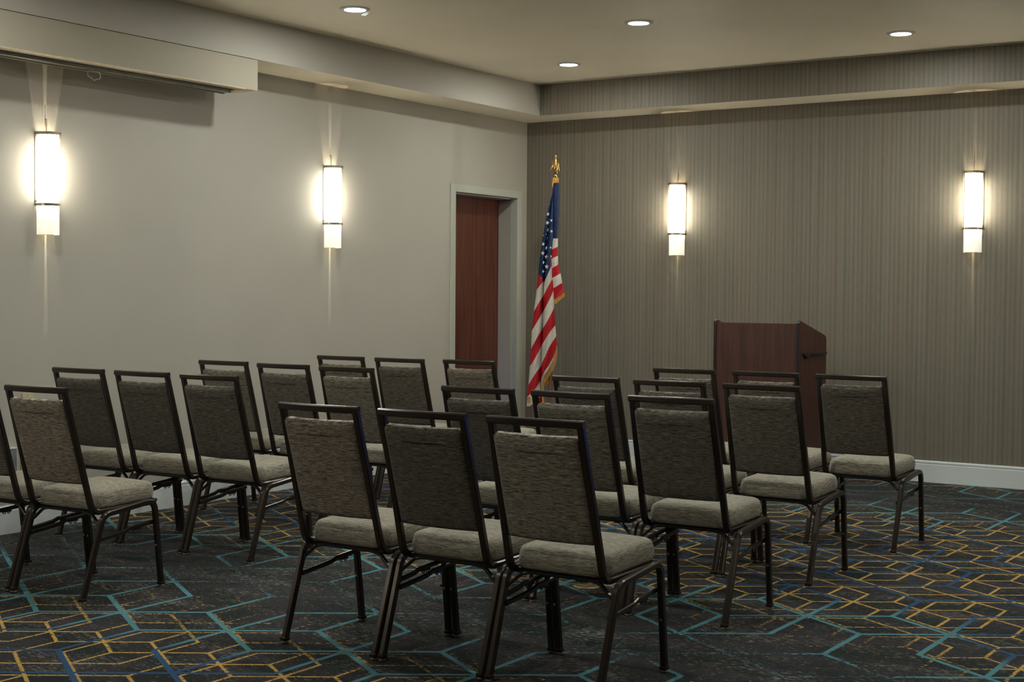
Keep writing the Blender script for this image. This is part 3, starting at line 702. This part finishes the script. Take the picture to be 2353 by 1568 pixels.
def colR(s):
    def f(v):
        a, c_ = interp(X2, v) - 2.5, interp(XR, v); u = a + (c_ - a) * s; dw = interp(WRl, v) * (1 - s) + interp(WRr, v) * s
        vv_ = v + (1 - s) * max(0, (v - 600) / 75) * 15
        return u, .017 + .012 * math.sin(PI * s) + .004 * math.sin(v * .16 + s * 7), dw
    return f
vs_ = 160
sheet([colL(k / nL) for k in range(nL + 1)] + [colM(k / nM) for k in range(1, nM + 1)], 430, 934, vs_, canton)
# part behind the pole that ends in a slanting hem
def colRh(s):
    f0 = colR(s)
    def f(t_):       # t_ runs 548..(hem)
        hem = 690 - 17.4 * s; v = 552 + (t_ - 552) / (690 - 552) * (hem - 552); u, d, w_ = f0(v); f.v = v; return u, d, w_, v
    return f
rows = []
for j in range(61):
    t_ = 548 + (690 - 548) * j / 60; rows.append([colRh(k / nR)(t_) for k in range(nR + 1)])
vv = [[b.verts.new(ptv(q[0], q[3], q[1])) for q in row] for row in rows]
for j in range(60):
    for i in range(nR):
        idx = ((j, i), (j, i + 1), (j + 1, i + 1), (j + 1, i)); f = b.faces.new([vv[a][c_] for a, c_ in idx])
        for lp, (a, c_) in zip(f.loops, idx): lp[uvl].uv = (-1.0, rows[a][c_][2])
# sleeve wrapped round the pole (blue)
NS = 14; rows = []
for j in range(45):
    v = 420 + (550 - 420) * j / 44; l, r_ = interp(XP, v), interp(XR, v); cu = (l + r_) / 2; hwm = (r_ - l) / 2 / PXM; row = []
    for k in range(NS):
        a = 2 * PI * k / NS; wr = 1 + .05 * math.sin(v * .21 + a * 1.5) + .035 * math.sin(v * .47 - a * 2 + 1) + .03 * math.sin(v * .9 + a * 2.6)
        row.append(b.verts.new(atp(cu, v, 0) + (rt * math.cos(a) - fw * math.sin(a)) * hwm * wr))
    rows.append(row)
for j in range(44):
    for k in range(NS):
        f = b.faces.new((rows[j][k], rows[j][(k + 1) % NS], rows[j + 1][(k + 1) % NS], rows[j + 1][k])); v = 420 + 130 * (j + .5) / 44
        for lp in f.loops: lp[uvl].uv = (1.0, 0.5)
# stars, stitched onto the canton: part of the same cloth
def surf(u, v):
    a, m_, c_ = interp(XL, v), interp(X1, v), interp(X2, v)
    if u <= m_: s = min(1, max(0, (u - a) / max(.01, m_ - a))); return colL(s)(v)[1]
    s = min(1, max(0, (u - m_) / max(.01, c_ - m_))); return colM(s)(v)[1]
STARS = [(308, 795, 27, 0), (302, 900, 30, .3), (349, 872, 20, 0), (304, 985, 24, .5), (351, 1002, 24, .2), (298, 1092, 27, .1), (251, 1052, 15, 0), (251, 1155, 27, .2), (293, 1203, 29, 0), (340, 1198, 18, .4), (246, 1265, 29, .1), (291, 1310, 30, 0), (343, 1303, 20, .3), (251, 1375, 26, .5), (293, 1427, 32, .1), (249, 1484, 25, .4), (321, 680, 9, 0), (288, 1040, 9, .3), (320, 860, 10, .1)]
for cx_, cy_, R_, ro in STARS:
    cx, cyy, R_ = 1200 + cx_ / 5.226, 340 + cy_ / 5.226, R_ / 5.226; P = []
    for k in range(10):
        a = -PI / 2 + ro + k * PI / 5; r_ = R_ if k % 2 == 0 else R_ * .42; P.append((cx + r_ * math.cos(a) * .86, cyy + r_ * math.sin(a)))
    P = [(max(u, interp(XL, v) + .3), v) for u, v in P]; gr_ = (surf(cx + 2, cyy) - surf(cx - 2, cyy)) / 4
    dd = lambda u: surf(cx, cyy) + max(-.004, min(.004, gr_ * (u - cx))) + .0045
    c0 = b.verts.new(ptv(cx, cyy, dd(cx))); pv = [b.verts.new(ptv(u, v, dd(u))) for u, v in P]
    for k in range(10): b.faces.new((c0, pv[k], pv[(k + 1) % 10])).material_index = 1
cloth = link('flag_cloth', b, [ft.m, star], fg, 75)
def fringe(pairs, name='fringe', d=0.004):     # ribbon of short threads with a ragged lower edge
    b = bmesh.new(); n = len(pairs); up_, lo_ = [], []
    for i in range(n - 1):
        (u0, v0, u1, v1, da), (u2, v2, u3, v3, db) = pairs[i], pairs[i + 1]
        m = max(2, int(math.hypot(u2 - u0, v2 - v0) / .9))
        for k in range(m):
            s0, s1 = k / m, (k + .8) / m; e = .85 + .15 * ((i * 7 + k * 5) % 4) / 3; dz = (.0015 if k % 2 else 0)
            A = [(u0 + (u2 - u0) * s, v0 + (v2 - v0) * s) for s in (s0, s1 + .2 / m)]; B = [(u1 + (u3 - u1) * s, v1 + (v3 - v1) * s) for s in (s0, s1)]
            B = [(a[0] + (c_[0] - a[0]) * e, a[1] + (c_[1] - a[1]) * e) for a, c_ in zip(A, B)]
            dd = da + (db - da) * s0 + d + dz
            b.faces.new([b.verts.new(ptv(A[0][0], A[0][1], dd)), b.verts.new(ptv(A[1][0], A[1][1], dd)), b.verts.new(ptv(B[1][0], B[1][1], dd)), b.verts.new(ptv(B[0][0], B[0][1], dd))])
    return link(name, b, M['fringe'], cloth)
sf2 = lambda u, v: surf(u, v)
fringe([(1273.5, 690, 1275, 701.5, .018), (1297, 672.5, 1298, 682, .018)])
E_ = [(795, 1280), (805, 1279.6), (820, 1276.3), (840, 1270), (858, 1259), (868, 1252.5), (878, 1248.3), (890, 1246.5), (905, 1246), (934, 1248.3)]
fringe([(x - 2.0, v - 1.5, x + (1.5 if v < 815 else 3.5 if v < 870 else 3.8), v + (4 if v < 815 else 8 if v < 870 else 2), surf(x - 1, v)) for v, x in E_])
fringe([(1212.5, 911, 1210, 921.5, surf(1213, 911)), (1218.5, 914.5, 1218.5, 929, surf(1218, 914))])
fringe([(1247, 875, 1249, 892, -.004), (1256, 869, 1256.5, 884, -.006), (1267, 864, 1267, 880, -.008)])
b = bmesh.new(); uvl = b.loops.layers.uv.new('stripe')                      # the back fold that peeps out above the lower fringe
P = [(1254, 862, 5.2), (1266, 846, 5.0), (1267.5, 864, 5.9), (1247, 876, 5.9), ]
f = b.faces.new([b.verts.new(ptv(u, v, -.008)) for u, v, _w in P])
for lp, (_, _, w_) in zip(f.loops, P): lp[uvl].uv = (-1, 1.5 if w_ > 5.5 else .5)
link('back_fold', b, ft.m, cloth)
fringe([(1270.5, 408.5, 1269.8, 421, .018), (1276, 408, 1276, 421.5, .024), (1283.5, 409, 1284.8, 420.5, .018)], 'top_fringe')
fringe([(1270.5, 411, 1267.2, 428, .014), (1273, 412, 1270.5, 436, .014)], 'top_fringe')
